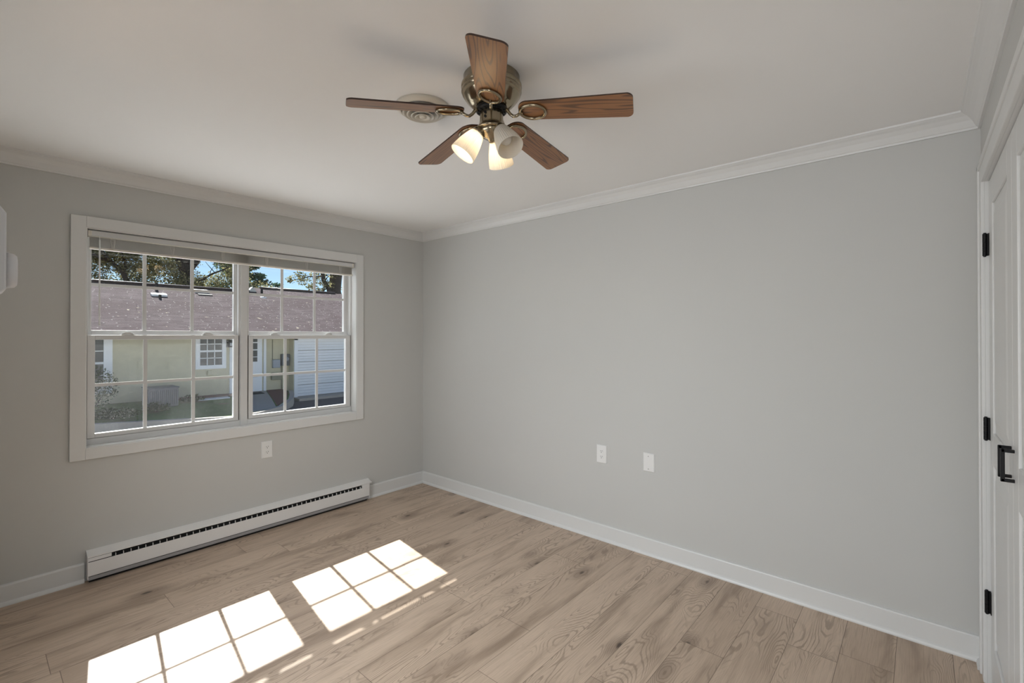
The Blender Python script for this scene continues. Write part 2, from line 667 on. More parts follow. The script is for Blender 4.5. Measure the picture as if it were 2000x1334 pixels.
struct(MB().box(XL - 1.6, XR + WT, YF - 0.9, YB + WT, -0.12, 0).build('floor', 'floor'),
       'greige oak plank floor running parallel to the window wall')
struct(MB().box(XL - 1.6, XR + WT, YF - 0.9, YB + WT, ZC, ZC + 0.12).build('ceiling', 'ceiling'), 'plain white ceiling')
w = MB()
w.box(XL - WT, OX0 - 0.014, YB, YB + WT, 0, ZC)
w.box(OX1 + 0.014, XR + WT, YB, YB + WT, 0, ZC)
w.box(OX0 - 0.014, OX1 + 0.014, YB, YB + WT, 0, OZ0 - 0.014)
w.box(OX0 - 0.014, OX1 + 0.014, YB, YB + WT, OZ1 + 0.014, ZC)
struct(w.build('wall_back', 'wall'), 'grey painted wall holding the twin window')
struct(MB().box(XR, XR + WT, YF - 0.1, YB, 0, ZC).build('wall_right', 'wall'), 'wide bare grey wall on the right')
# closet wall with its opening
CX0, CX1, CZ = 1.48, 2.79, 2.095
w = MB()
w.box(CX1 + 0.016, XR, YF - 0.1, YF, 0, ZC)
w.box(XL - WT, CX0 - 0.016, YF - 0.1, YF, 0, ZC)
w.box(CX0 - 0.016, CX1 + 0.016, YF - 0.1, YF, CZ + 0.016, ZC)
struct(w.build('wall_front', 'wall'), 'grey wall around the white closet doors')
struct(MB().box(CX0 - 0.2, XR, YF - 0.72, YF - 0.70, 0, ZC).build('wall_closet', 'wall'))
# left wall, unseen: doorway beside the camera and further opening, added for fill light
DY0, DY1, DZ = -0.17, 0.72, 2.06
VY0, VY1, VZ0, VZ1 = 1.15, 2.35, 0.85, 2.05
w = MB()
w.box(XL - 0.12, XL, YF, DY0, 0, ZC)
w.box(XL - 0.12, XL, DY0, DY1, DZ, ZC)
w.box(XL - 0.12, XL, DY1, VY0, 0, ZC)
w.box(XL - 0.12, XL, VY0, VY1, 0, VZ0)
w.box(XL - 0.12, XL, VY0, VY1, VZ1, ZC)
w.box(XL - 0.12, XL, VY1, YB, 0, ZC)
struct(w.build('wall_left', 'wall'))
w = MB()
w.box(XL - 1.6, XL - 1.5, -1.1, 1.3, 0, ZC)
w.box(XL - 1.5, XL - 0.12, 1.2, 1.3, 0, ZC)
w.box(XL - 1.5, XL - 0.12, -1.1, -1.0, 0, ZC)
struct(w.build('wall_hall', 'wall'))
w = MB()
for a, b in ((VY0, VY0 + 0.05), (VY1 - 0.05, VY1), (1.73, 1.77)):
    w.box(XL - 0.11, XL - 0.05, a, b, VZ0 + 0.05, VZ1 - 0.05)
for a, b in ((VZ0, VZ0 + 0.05), (VZ1 - 0.05, VZ1)):
    w.box(XL - 0.11, XL - 0.05, VY0, VY1, a, b)
struct(w.build('added_side_window', 'vinyl'))  # frame of an unseen window, added to go with the side fill lamp

# crown moulding
CP = [(0, -0.078), (0.010, -0.078), (0.012, -0.070), (0.016, -0.067), (0.020, -0.060), (0.030, -0.040),
      (0.046, -0.022), (0.058, -0.014), (0.062, -0.010), (0.066, -0.008), (0.068, 0), (0, 0)]
struct(MB().sweep(CP, (XL, YB, ZC), (XR, YB, ZC), (0, -1, 0), 1, 1).build('trim_crown_back', 'trim'), 'white crown moulding above the window')
struct(MB().sweep(CP, (XR, YB, ZC), (XR, YF, ZC), (-1, 0, 0), 1, 1).build('trim_crown_right', 'trim'), 'white crown moulding along the bare wall')
struct(MB().sweep(CP, (XR, YF, ZC), (XL, YF, ZC), (0, 1, 0), 1, 1).build('trim_crown_front', 'trim'), 'white crown moulding above the closet')
struct(MB().sweep(CP, (XL, YF, ZC), (XL, YB, ZC), (1, 0, 0), 1, 1).build('trim_crown_left', 'trim'))

# baseboards with shoe moulding
BP = [(0, 0), (0.026, 0), (0.026, 0.006), (0.022, 0.015), (0.0145, 0.021), (0.0145, 0.104), (0.011, 0.110), (0, 0.112)]
struct(MB().sweep(BP, (XL, YB, 0), (0.462, YB, 0), (0, -1, 0), 1, 0).build('baseboard_back', 'trim'), 'white baseboard left of the heater')
struct(MB().sweep(BP, (2.338, YB, 0), (XR, YB, 0), (0, -1, 0), 0, 1).build('baseboard_back_corner', 'trim'), 'short white baseboard right of the heater')
struct(MB().sweep(BP, (XR, YB, 0), (XR, YF, 0), (-1, 0, 0), 1, 1).build('baseboard_right', 'trim'), 'long white baseboard below the bare wall')
struct(MB().sweep(BP, (XR, YF, 0), (CX1 + 0.09, YF, 0), (0, 1, 0), 1, 0).build('baseboard_front', 'trim'))
struct(MB().sweep(BP, (XL, DY1 + 0.07, 0), (XL, YB, 0), (1, 0, 0), 0, 1).build('baseboard_left', 'trim'))

# window casing and jamb lining
CI = (0.463, 2.231, 0.783, 2.090)
CO = (0.394, 2.297, 0.717, 2.156)
w = MB()
w.box(CO[0], CI[0], YB - 0.018, YB, CO[2], CO[3])
w.box(CI[1], CO[1], YB - 0.018, YB, CO[2], CO[3])
w.box(CI[0], CI[1], YB - 0.018, YB, CI[3], CO[3])
w.box(CI[0], CI[1], YB - 0.018, YB, CO[2], CI[2])
struct(w.build('trim_window_casing', 'trim', bevel=0.002), 'flat white casing around the twin window')
w = MB()
w.box(OX0 - 0.013, OX0, YB - 0.012, YB + WT, OZ0 - 0.013, OZ1 + 0.013)
w.box(OX1, OX1 + 0.013, YB - 0.012, YB + WT, OZ0 - 0.013, OZ1 + 0.013)
w.box(OX0, OX1, YB - 0.012, YB + WT, OZ1, OZ1 + 0.013)
w.box(OX0, OX1, YB - 0.012, YB + WT, OZ0 - 0.013, OZ0)
struct(w.build('trim_window_jamb', 'trim', bevel=0.001), 'white jamb lining of the window opening')

# ------------------------------------------------------------------ twin double-hung windows
FY = 3.800                                   # inner face of the lower sashes
MX0, MX1 = 1.325, 1.371                      # mullion
w = MB().box(MX0, MX1, FY - 0.012, FY + 0.09, OZ0, OZ1)
struct(w.build('trim_window_mullion', 'vinyl', bevel=0.001), 'white mullion between the two windows')


def window_unit(name, label, x0, x1, gl0, gl1, gu0, gu1, ml, mu, glass_low):
    """x0..x1 outer frame; gl lower glass, gu upper glass, ml/mu muntin positions."""
    zb, zt = OZ0, OZ1
    f = MB()
    # frame: stepped jamb tracks
    f.box(x0, x0 + 0.012, FY, FY + 0.09, zb, zt)
    f.box(x1 - 0.012, x1, FY, FY + 0.09, zb, zt)
    f.box(x0, x0 + 0.020, FY + 0.034, FY + 0.042, zb, zt)
    f.box(x1 - 0.020, x1, FY + 0.034, FY + 0.042, zb, zt)
    f.box(x0, x1, FY, FY + 0.09, zt - 0.03, zt)
    f.box(x0, x1, FY - 0.004, FY + 0.09, zb, zb + 0.038)
    root = struct(f.build(name, 'vinyl', bevel=0.001), label)
    # lower sash, in front
    z0, z1, g0, g1 = zb + 0.040, 1.453, 0.853, 1.4245
    s = MB()
    s.box(x0 + 0.004, gl0, FY, FY + 0.032, z0, z1)
    s.box(gl1, x1 - 0.004, FY, FY + 0.032, z0, z1)
    s.box(gl0, gl1, FY, FY + 0.032, z0, g0)
    s.box(gl0, gl1, FY, FY + 0.032, g1, z1)
    low = s.build('lower_sash', 'vinyl', root, bevel=0.0015)
    g = MB().box(gl0 - 0.004, gl1 + 0.004, FY + 0.020, FY + 0.024, g0 - 0.004, g1 + 0.004)
    g.build('glass_pane', glass_low, low)
    mu_ = MB()
    for a in ml:
        mu_.box(a - 0.0105, a + 0.0105, FY + 0.0145, FY + 0.0195, g0, g1)
    mu_.box(gl0, gl1, FY + 0.0152, FY + 0.0188, 1.1375, 1.1565)
    mu_.build('muntin_grille', 'vinyl', low)
    for k in (0.24, 0.76):
        lx = x0 + (x1 - x0) * k
        l = MB()
        l.box(lx - 0.032, lx + 0.032, FY + 0.002, FY + 0.030, z1, z1 + 0.005)
        l.tube([(lx - 0.030, FY + 0.012, z1 + 0.007), (lx - 0.012, FY + 0.008, z1 + 0.013), (lx + 0.012, FY + 0.008, z1 + 0.013), (lx + 0.030, FY + 0.014, z1 + 0.007)], [0.004, 0.007, 0.007, 0.003], 8)
        l.build('sash_lock', 'vinyl', low)
    # upper sash, behind
    UY = FY + 0.044
    z0, z1, g0, g1 = 1.440, zt - 0.03, 1.483, 2.02
    s = MB()
    s.box(x0 + 0.012, gu0, UY, UY + 0.032, z0, z1)
    s.box(gu1, x1 - 0.012, UY, UY + 0.032, z0, z1)
    s.box(gu0, gu1, UY, UY + 0.032, z0, g0)
    s.box(gu0, gu1, UY, UY + 0.032, g1, z1)
    up = s.build('upper_sash', 'vinyl', root, bevel=0.0015)
    g = MB().box(gu0 - 0.004, gu1 + 0.004, UY + 0.016, UY + 0.020, g0 - 0.004, g1 + 0.004)
    g.build('glass_pane', 'glass', up)
    mu_ = MB()
    for a in mu:
        mu_.box(a - 0.0105, a + 0.0105, UY + 0.0105, UY + 0.0155, g0, g1)
    mu_.box(gu0, gu1, UY + 0.0112, UY + 0.0148, 1.7555, 1.7745)
    mu_.build('muntin_grille', 'vinyl', up)
    return root


window_unit('window_1', 'left double-hung white window with dusty lower pane', OX0, MX0, 0.515, 1.283, 0.502, 1.296,
            (0.764, 1.033), (0.766, 1.034), 'glass_dusty')
window_unit('window_2', 'right double-hung white window nearest the room corner', MX1, OX1, 1.414, 2.173, 1.400, 2.178,
            (1.659, 1.918), (1.649, 1.916), 'glass')

# ------------------------------------------------------------------ raised blind
bl = empty('window_blind', (1.345, 3.765, 1.97), 'raised cream slatted blind bunched across the top of the twin window', 'window blind')
w = MB().box(0.474, 2.214, 3.750, 3.790, 2.047, 2.076)
w.box(0.472, 0.490, 3.744, 3.790, 2.040, 2.078).box(2.200, 2.218, 3.744, 3.790, 2.040, 2.078)
w.build('headrail', 'blind', bl, bevel=0.002)
MB().box(0.474, 2.214, 3.7455, 3.7495, 2.047, 2.079).build('valance', 'vinyl', bl, bevel=0.001)
s = MB()
nsl = 19
for i in range(nsl):
    z = 1.984 + i * 0.0031
    dy = random.uniform(-0.0012, 0.0012)
    c = 0.0006
    s.add([(0.482, 3.7485 + dy, z), (2.206, 3.7485 + dy, z), (2.206, 3.761 + dy, z + 0.0016), (0.482, 3.761 + dy, z + 0.0016),
           (2.206, 3.7735 + dy, z), (0.482, 3.7735 + dy, z),
           (0.482, 3.7485 + dy, z + c), (2.206, 3.7485 + dy, z + c), (2.206, 3.761 + dy, z + 0.0016 + c), (0.482, 3.761 + dy, z + 0.0016 + c),
           (2.206, 3.7735 + dy, z + c), (0.482, 3.7735 + dy, z + c)],
          [(0, 1, 2, 3), (3, 2, 4, 5), (6, 9, 8, 7), (9, 11, 10, 8), (0, 6, 7, 1), (5, 4, 10, 11)])
s.build('slat_stack', 'blind', bl, fix=False)
MB().box(0.480, 2.208, 3.747, 3.775, 1.969, 1.982).build('bottom_rail', 'blind', bl, bevel=0.003)
MB().tube([(0.476, 3.7455, 2.0445), (2.212, 3.7455, 2.0445)], 0.0042, 8).build('headrail_lip', 'blind_lip', bl)
for tx in (0.587, 0.892, 1.192, 1.488, 1.796, 2.088):
    t = MB()
    for k in (-0.009, 0.009):
        t.tube([(tx + k, 3.7462, 2.046), (tx + k * 1.1, 3.7452, 2.02), (tx + k * 0.7, 3.7445, 1.995), (tx + k * 0.3, 3.746, 1.975)], 0.0014, 6)
    for k in range(9):
        zz = 2.04 - k * 0.0072
        t.tube([(tx - 0.009 + random.uniform(-.002, .002), 3.7448, zz), (tx + random.uniform(-.004, .004), 3.7436, zz - 0.004), (tx + 0.009, 3.7448, zz - 0.001)], 0.0011, 5)
    t.build('ladder_cord', 'blind_tape', bl)
w = MB().tube([(0.524, 3.743, 2.052), (0.524, 3.738, 2.040), (0.5245, 3.737, 2.025)], 0.0018, 6)
w.tube([(0.5245, 3.737, 2.026), (0.525, 3.737, 1.77), (0.525, 3.737, 1.508)], [0.0042, 0.0045, 0.0048], 6, smooth=False)
w.build('tilt_wand', 'plate', bl)

# ------------------------------------------------------------------ baseboard heater
HX0, HX1, HY = 0.470, 2.328, 3.670           # HY = front face
ht = empty('baseboard_heater', (1.4, 3.70, 0.0), 'long white electric baseboard heater below the window', 'heater')
w = MB()
w.box(HX0, HX1, 3.728, YB - 0.001, 0.022, 0.172)                       # back sheet
w.build('back_panel', 'heater', ht)
w = MB()
w.add([(HX0, HY + 0.004, 0.156), (HX1 + 0.026, HY + 0.004, 0.156), (HX1 + 0.026, YB - 0.001, 0.176), (HX0, YB - 0.001, 0.176),
       (HX0, HY + 0.004, 0.159), (HX1 + 0.026, HY + 0.004, 0.159), (HX1 + 0.026, YB - 0.001, 0.179), (HX0, YB - 0.001, 0.179),
       (HX0, HY + 0.004, 0.151), (HX1 + 0.026, HY + 0.004, 0.151)],
      [(0, 3, 2, 1), (4, 5, 6, 7), (8, 9, 5, 4), (1, 2, 6, 5), (0, 4, 7, 3)])
w.build('top_cover', 'heater', ht)
MB().box(HX0 + 0.002, HX1, HY, HY + 0.004, 0.0455, 0.126).box(HX1 - 0.075, HX1, HY, HY + 0.004, 0.126, 0.150) \
    .build('front_panel', 'heater', ht, bevel=0.001)
MB().box(HX0, HX0 + 0.003, HY, YB - 0.002, 0.026, 0.158).build('end_cap', 'heater', ht)
MB().box(HX1 - 0.002, HX1 + 0.001, HY, YB - 0.002, 0.026, 0.158).build('end_cap', 'heater', ht)
MB().box(HX0 + 0.004, HX0 + 0.108, HY + 0.003, HY + 0.007, 0.1295, 0.149).build('junction_cover', 'heater', ht, bevel=0.001)
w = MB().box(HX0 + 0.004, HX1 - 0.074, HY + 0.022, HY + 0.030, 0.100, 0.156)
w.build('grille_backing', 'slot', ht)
w = MB()
nf = 46
for i in range(nf):
    x = HX0 + 0.128 + i * (HX1 - 0.074 - HX0 - 0.14) / (nf - 1)
    w.box(x - 0.0013, x + 0.0013, HY + 0.004, HY + 0.016, 0.118, 0.140)
w.build('grille', 'heater', ht)
MB().add([(HX0 + .003, HY + 0.003, 0.041), (HX1, HY + 0.003, 0.041), (HX1, HY + 0.005, 0.020), (HX0 + .003, HY + 0.005, 0.020),
          (HX0 + .003, HY + 0.060, 0.042), (HX1, HY + 0.060, 0.042), (HX1, HY + 0.060, 0.020), (HX0 + .003, HY + 0.060, 0.020)],
         [(0, 1, 2, 3), (4, 7, 6, 5), (0, 4, 5, 1), (3, 2, 6, 7), (0, 3, 7, 4), (1, 5, 6, 2)]).build('bottom_strip', 'strip', ht)
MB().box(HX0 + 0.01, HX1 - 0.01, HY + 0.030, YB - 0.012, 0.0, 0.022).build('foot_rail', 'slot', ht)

# ------------------------------------------------------------------ wall plates


def frame_mx(loc, ux, out):
    """local x along ux, local y out of the wall, local z up."""
    ux, out = Vector(ux), Vector(out)
    m = Matrix((ux, out, Vector((0, 0, 1)))).transposed().to_4x4()
    m.translation = Vector(loc)
    return m


def bevel_plate(mb, mx, w, h, d, c):
    a, b = w / 2, h / 2
    vs = [(-a, 0, -b), (a, 0, -b), (a, 0, b), (-a, 0, b),
          (-a, d * .4, -b), (a, d * .4, -b), (a, d * .4, b), (-a, d * .4, b),
          (-a + c, d, -b + c), (a - c, d, -b + c), (a - c, d, b - c), (-a + c, d, b - c)]
    fs = [(0, 3, 2, 1), (8, 9, 10, 11)]
    for k in (0, 4):
        fs += [(k + i, k + (i + 1) % 4, k + 4 + (i + 1) % 4, k + 4 + i) for i in range(4)]
    mb.add(vs, fs, False, mx)


def outlet(label, loc, ux, out):
    root = empty('wall_outlet', loc, label, 'outlet')
    mx = frame_mx(loc, ux, out)
    p = MB()
    bevel_plate(p, mx, 0.080, 0.126, 0.007, 0.004)
    p.build('cover_plate', 'plate', root)
    for s in (-1, 1):
        cz = s * 0.0195
        ol = []
        for i in range(28):
            a = 2 * math.pi * i / 28
            ol.append((0.0172 * math.cos(a), max(-0.0125, min(0.0125, 0.0172 * math.sin(a)))))
        f = MB()
        rot = mx @ Matrix.Translation((0, 0.007, cz)) @ Matrix.Rotation(R(-90), 4, 'X')
        f.prism(ol, -0.0005, 0.0015, rot @ Matrix.Scale(-1, 4, (0, 1, 0)))
        face = f.build('socket', 'plate', root)
        h = MB()
        h.box(-0.0078, -0.0052, 0.0082, 0.0090, cz + 0.0005, cz + 0.0085, mx)
        h.box(0.0052, 0.0074, 0.0082, 0.0090, cz + 0.0005, cz + 0.0075, mx)
        h.cyl(0.0027, 0.0082, 0.0090, 12, mx @ Matrix.Translation((0, 0, cz - 0.0065)) @ Matrix.Rotation(R(-90), 4, 'X') @ Matrix.Scale(1, 4))
        h.build('slot', 'slot', face)
    s = MB().cyl(0.003, 0.007, 0.0082, 12, mx @ Matrix.Rotation(R(-90), 4, 'X'))
    s.build('screw', 'plate', root)
    return root


outlet('white duplex outlet centred under the window above the heater', (1.491, YB, 0.590), (-1, 0, 0), (0, -1, 0))
outlet('white duplex outlet on the bare wall beside the blank cover plate', (XR, 1.7225, 0.607), (0, 1, 0), (-1, 0, 0))
bp = empty('blank_cover_plate', (XR, 1.367, 0.6085), 'white blank cover plate with two screws, on the bare wall right of its outlet', 'wall plate')
mx = frame_mx(bp.location, (0, 1, 0), (-1, 0, 0))
p = MB()
bevel_plate(p, mx, 0.080, 0.122, 0.008, 0.005)
p.build('cover_plate', 'plate', bp)
for s in (-0.042, 0.042):
    q = MB().cyl(0.0032, 0.008, 0.0092, 12, mx @ Matrix.Translation((0.002, 0, s)) @ Matrix.Rotation(R(-90), 4, 'X'))
    q.build('screw', 'steel', bp)

# ------------------------------------------------------------------ thermostat on the left wall
th = empty('wall_thermostat', (XL, 0.94, 1.50), 'white wall thermostat with a dial, at the left edge of the photo', 'thermostat')
w = MB()
prof = [(0, 1.500), (0.052, 1.500), (0.064, 1.510), (0.064, 1.610), (0.056, 1.622), (0, 1.622)]
vs = [(XL + d, 0.90, z) for d, z in prof] + [(XL + d, 0.978, z) for d, z in prof]
n = len(prof)
w.add(vs, [tuple(range(n)), tuple(range(n, 2 * n))[::-1]] + [(i, n + i, n + (i + 1) % n, (i + 1) % n) for i in range(n)])
w.build('housing', 'thermostat', th, bevel=0.002)
mx = Matrix.Translation((XL + 0.064, 0.939, 1.5385)) @ Matrix.Rotation(R(90), 4, 'Y')
w = MB().lathe([(0.0, 0.0115), (0.020, 0.0115), (0.0225, 0.009), (0.0245, 0.0), (0.0, 0.0)], 40, mx, rib=lambda a, r, z: 0.0004 * math.cos(a * 20) if r > 0.021 else 0)
w.build('dial', 'thermostat', th)

# ------------------------------------------------------------------ closet: casing, jamb, doors
CW = 0.085
w = MB()
for (x0, x1, z0, z1) in ((CX1, CX1 + CW, 0, CZ + CW), (CX0 - CW, CX0, 0, CZ + CW), (CX0, CX1, CZ, CZ + CW)):
    w.box(x0, x1, YF, YF + 0.014, z0, z1)
w.box(CX1 + CW - 0.024, CX1 + CW, YF, YF + 0.020, 0, CZ + CW)
w.box(CX0 - CW, CX0 - CW + 0.024, YF, YF + 0.020, 0, CZ + CW)
w.box(CX0 - CW, CX1 + CW, YF, YF + 0.020, CZ + CW - 0.024, CZ + CW)
struct(w.build('trim_closet_casing', 'trim', bevel=0.003), 'white moulded casing around the closet doors')
w = MB()
w.box(CX1, CX1 + 0.016, YF - 0.1, YF + 0.001, 0, CZ)
w.box(CX0 - 0.016, CX0, YF - 0.1, YF + 0.001, 0, CZ)
w.box(CX0 - 0.016, CX1 + 0.016, YF - 0.1, YF + 0.001, CZ, CZ + 0.016)
struct(w.build('trim_closet_jamb', 'trim'))
DF = YF - 0.010                              # face of the doors
MID = (CX0 + CX1) / 2


def closet_door(name, label, x0, x1, hinge_right, hx):
    z0, z1 = 0.012, CZ - 0.004
    st = 0.105
    w = MB()
    w.box(x0, x1, DF - 0.034, DF - 0.008, z0, z1)
    panels = [(0.20, 0.93), (1.06, CZ - 0.115)]
    w.box(x0, x0 + st, DF - 0.010, DF, z0, z1).box(x1 - st, x1, DF - 0.010, DF, z0, z1)
    w.box(x0 + st, x1 - st, DF - 0.010, DF, z0, panels[0][0])
    w.box(x0 + st, x1 - st, DF - 0.010, DF, panels[0][1], panels[1][0])
    w.box(x0 + st, x1 - st, DF - 0.010, DF, panels[1][1], z1)
    d = struct(w.build(name, 'trim', bevel=0.0035), label)
    for a, b in panels:
        p = MB()
        c, e = 0.012, 0.045
        vs = []
        for k, y in ((c, DF - 0.009), (c + e, DF - 0.001)):
            vs += [(x0 + st + k, y, a + k), (x1 - st - k, y, a + k), (x1 - st - k, y, b - k), (x0 + st + k, y, b - k)]
        p.add(vs, [(4, 5, 6, 7)] + [(i, (i + 1) % 4, 4 + (i + 1) % 4, 4 + i) for i in range(4)])
        p.build('raised_panel', 'trim', d)
    h = MB()
    for zz in (1.003, 1.094):
        h.box(hx - 0.005, hx + 0.005, DF, DF + 0.030, zz - 0.005, zz + 0.005)
    h.box(hx - 0.005, hx + 0.005, DF + 0.021, DF + 0.031, 0.998, 1.099)
    h.build('door_handle', 'black', d, bevel=0.0015)
    ex = x1 if hinge_right else x0
    sg = 1 if hinge_right else -1
    for zz in (0.342, 1.062, 1.829):
        q = MB()
        kx = ex + sg * 0.001
        for i in range(5):
            q.cyl(0.0072, zz - 0.046 + i * 0.0186, zz - 0.046 + i * 0.0186 + 0.0176, 14, Matrix.Translation((kx, DF + 0.0125, 0)))
        q.cyl(0.0045, zz - 0.050, zz + 0.050, 12, Matrix.Translation((kx, DF + 0.0125, 0)))
        q.box(kx - 0.002, kx + 0.002, DF - 0.004, DF + 0.012, zz - 0.046, zz + 0.046)
        q.box(kx - sg * 0.018, kx, DF, DF + 0.0025, zz - 0.046, zz + 0.046)
        q.build('hinge', 'black', d)
    return d


closet_door('door_1', 'white panelled closet door on black hinges beside the bare wall', MID + 0.0015, CX1 - 0.004, True, MID + 0.036)
closet_door('door_2', 'second white closet door, cut by the right edge of the photo', CX0 + 0.004, MID - 0.0015, False, MID - 0.030)

# ------------------------------------------------------------------ ceiling vent behind the fan blade
cv = empty('ceiling_vent', (1.312, 1.655, ZC), 'round cream ceiling vent with concentric rings behind a fan blade', 'vent')
T = Matrix.Translation(cv.location)
MB().lathe([(0.118, 0.0), (0.120, -0.004), (0.116, -0.010), (0.104, -0.018), (0.098, -0.020), (0.094, -0.017), (0.090, -0.004), (0.086, 0.0)], 64, T).build('rim', 'vent', cv)
for r, d in ((0.082, 0.030), (0.064, 0.037), (0.046, 0.043), (0.029, 0.047)):
    MB().lathe([(r - 0.016, -d + 0.022), (r - 0.006, -d + 0.010), (r + 0.002, -d + 0.003), (r + 0.006, -d), (r + 0.003, -d - 0.002), (r - 0.005, -d + 0.004), (r - 0.017, -d + 0.018)], 56, T).build('louvre_ring', 'vent', cv)
MB().lathe([(0.0, -0.048), (0.008, -0.048), (0.014, -0.045), (0.015, -0.040), (0.006, -0.020), (0.0, -0.020)], 32, T).build('centre_cap', 'vent', cv)
MB().lathe([(0.0, -0.001), (0.090, -0.001), (0.090, -0.003), (0.0, -0.003)], 40, T).build('throat', 'steel', cv)

# ------------------------------------------------------------------ ceiling fan
FA = Vector((1.3316, 1.2577, ZC))
fan = empty('ceiling_fan', FA, 'brass ceiling fan with five oak blades and three glass lamp shades', 'ceiling fan')
T = Matrix.Translation(FA)
MB().lathe([(0.0, -0.0005), (0.106, -0.0005), (0.109, -0.004), (0.109, -0.028), (0.113, -0.034), (0.1175, -0.038), (0.1175, -0.047), (0.1135, -0.050),
            (0.1135, -0.053), (0.1165, -0.056), (0.1165, -0.063), (0.1125, -0.066), (0.1120, -0.069), (0.1130, -0.073), (0.108, -0.081),
            (0.099, -0.094), (0.088, -0.106), (0.076, -0.116), (0.064, -0.121), (0.0, -0.121)], 72, T).build('motor_housing', 'brass', fan)
w = MB().lathe([(0.0, -0.121), (0.056, -0.121), (0.0605, -0.124), (0.0605, -0.136), (0.055, -0.139), (0.0, -0.139)], 48, T)
for i in range(15):
    a = 2 * math.pi * i / 15
    w.cyl(0.0045, -0.1415, -0.138, 8, T @ Matrix.Translation((0.050 * math.cos(a), 0.053 * math.sin(a), 0)))
w.build('flywheel', 'black', fan)
T = Matrix.Translation(FA + Vector((0, 0, 0.010)))
w = MB().lathe([(0.0, -0.146), (0.043, -0.146), (0.0455, -0.150), (0.0455, -0.180), (0.0470, -0.192), (0.051, -0.204), (0.060, -0.213),
                (0.0615, -0.217), (0.058, -0.220), (0.0, -0.220)], 48, T)
sh = w.build('switch_housing', 'brass', fan)
BASE_A = math.atan2(-math.sin(YAW), -math.cos(YAW))      # azimuth from the axis opposite the camera's view direction
a = BASE_A - R(28)
rr = Matrix.Rotation(a, 4, 'Z')
q = MB()
for zz in (-0.166, -0.181):
    q.cyl(0.005, 0.043, 0.0485, 12, T @ rr @ Matrix.Translation((0, 0, zz)) @ Matrix.Rotation(R(90), 4, 'Y'))
q.build('reverse_switch', 'black', sh)
MB().lathe([(0.0, -0.219), (0.048, -0.219), (0.050, -0.222), (0.047, -0.229), (0.040, -0.240), (0.028, -0.250), (0.014, -0.257), (0.011, -0.264), (0.006, -0.268), (0.0, -0.268)], 48, T) \
    .build('light_fitter', 'brass', fan)
w = MB()
pc = FA + Vector((0.010, -0.034, 0.010))
for i in range(16):
    w.lathe([(0.0, 0.0016), (0.0016, 0), (0.0, -0.0016)], 8, Matrix.Translation(pc + Vector((0, 0, -0.247 - 0.0034 * i))))
w.lathe([(0.0, 0.0), (0.003, -0.002), (0.004, -0.012), (0.0, -0.016)], 12, Matrix.Translation(pc + Vector((0, 0, -0.302))))
w.build('pull_chain', 'brass', fan)

# one blade with its iron, then four copies
BZ = -0.148


def blade_outline():
    x0, x1 = 0.112, 0.535
    h0, h1 = 0.047, 0.062
    pts = []

    def arc(cx, cy, r, a0, a1, n=8):
        for i in range(n + 1):
            t = R(a0 + (a1 - a0) * i / n)
            pts.append((cx + r * math.cos(t), cy + r * math.sin(t)))
    arc(x1 - 0.024, h1 - 0.024, 0.024, 80, 0)
    arc(x1 - 0.024, -h1 + 0.024, 0.024, 0, -80)
    arc(x0 + 0.040, -h0 + 0.036, 0.040, -98, -180)
    arc(x0 + 0.040, h0 - 0.036, 0.040, 180, 98)
    return pts[::-1]


tilt = Matrix.Translation((0.112, 0, BZ)) @ Matrix.Rotation(R(5), 4, 'Y') @ Matrix.Rotation(R(-12.5), 4, 'X') @ Matrix.Translation((-0.112, 0, 0))
w = MB()
ol = blade_outline()
w.prism(ol, -0.0028, 0.0028, tilt)
bl0 = w.build('blade', ['blade', 'edge'], fan, local=True)
bl0.data.polygons.foreach_set('material_index', [0 if p.loop_total > 4 else 1 for p in bl0.data.polygons])
bl0.location = (0, 0, 0)
w = MB()
ring = []
for i in range(40):
    t = 2 * math.pi * i / 40
    ring.append((0.166 + 0.049 * math.cos(t), 0.0385 * math.sin(t), -0.0075))
w.tube(ring, 0.0062, 8, closed=True, mx=tilt)
w.tube([(0.050, 0, -0.131), (0.063, 0, -0.138), (0.076, 0, -0.156), (0.088, 0, -0.166), (0.101, 0, -0.166), (0.119, 0, -0.157)],
       [0.008, 0.007, 0.0062, 0.006, 0.006, 0.006], 10)
w.cyl(0.0042, -0.0125, -0.002, 10, tilt @ Matrix.Translation((0.124, 0.0, 0)))
w.build('blade_iron', 'brass', bl0, local=True)
for k in range(5):
    o = bl0 if k == 0 else copy_tree(bl0, fan)
    o.rotation_euler = (0, 0, BASE_A + R(1 + 72 * k))

# three lamps
SHP = [(0.0215, 0.004), (0.0245, 0.010), (0.0300, 0.022), (0.0350, 0.038), (0.0405, 0.058), (0.0450, 0.078), (0.0480, 0.096), (0.0497, 0.110), (0.0500, 0.114)]


def rib(a, r, z):
    return 0.0010 * math.cos(a * 40)


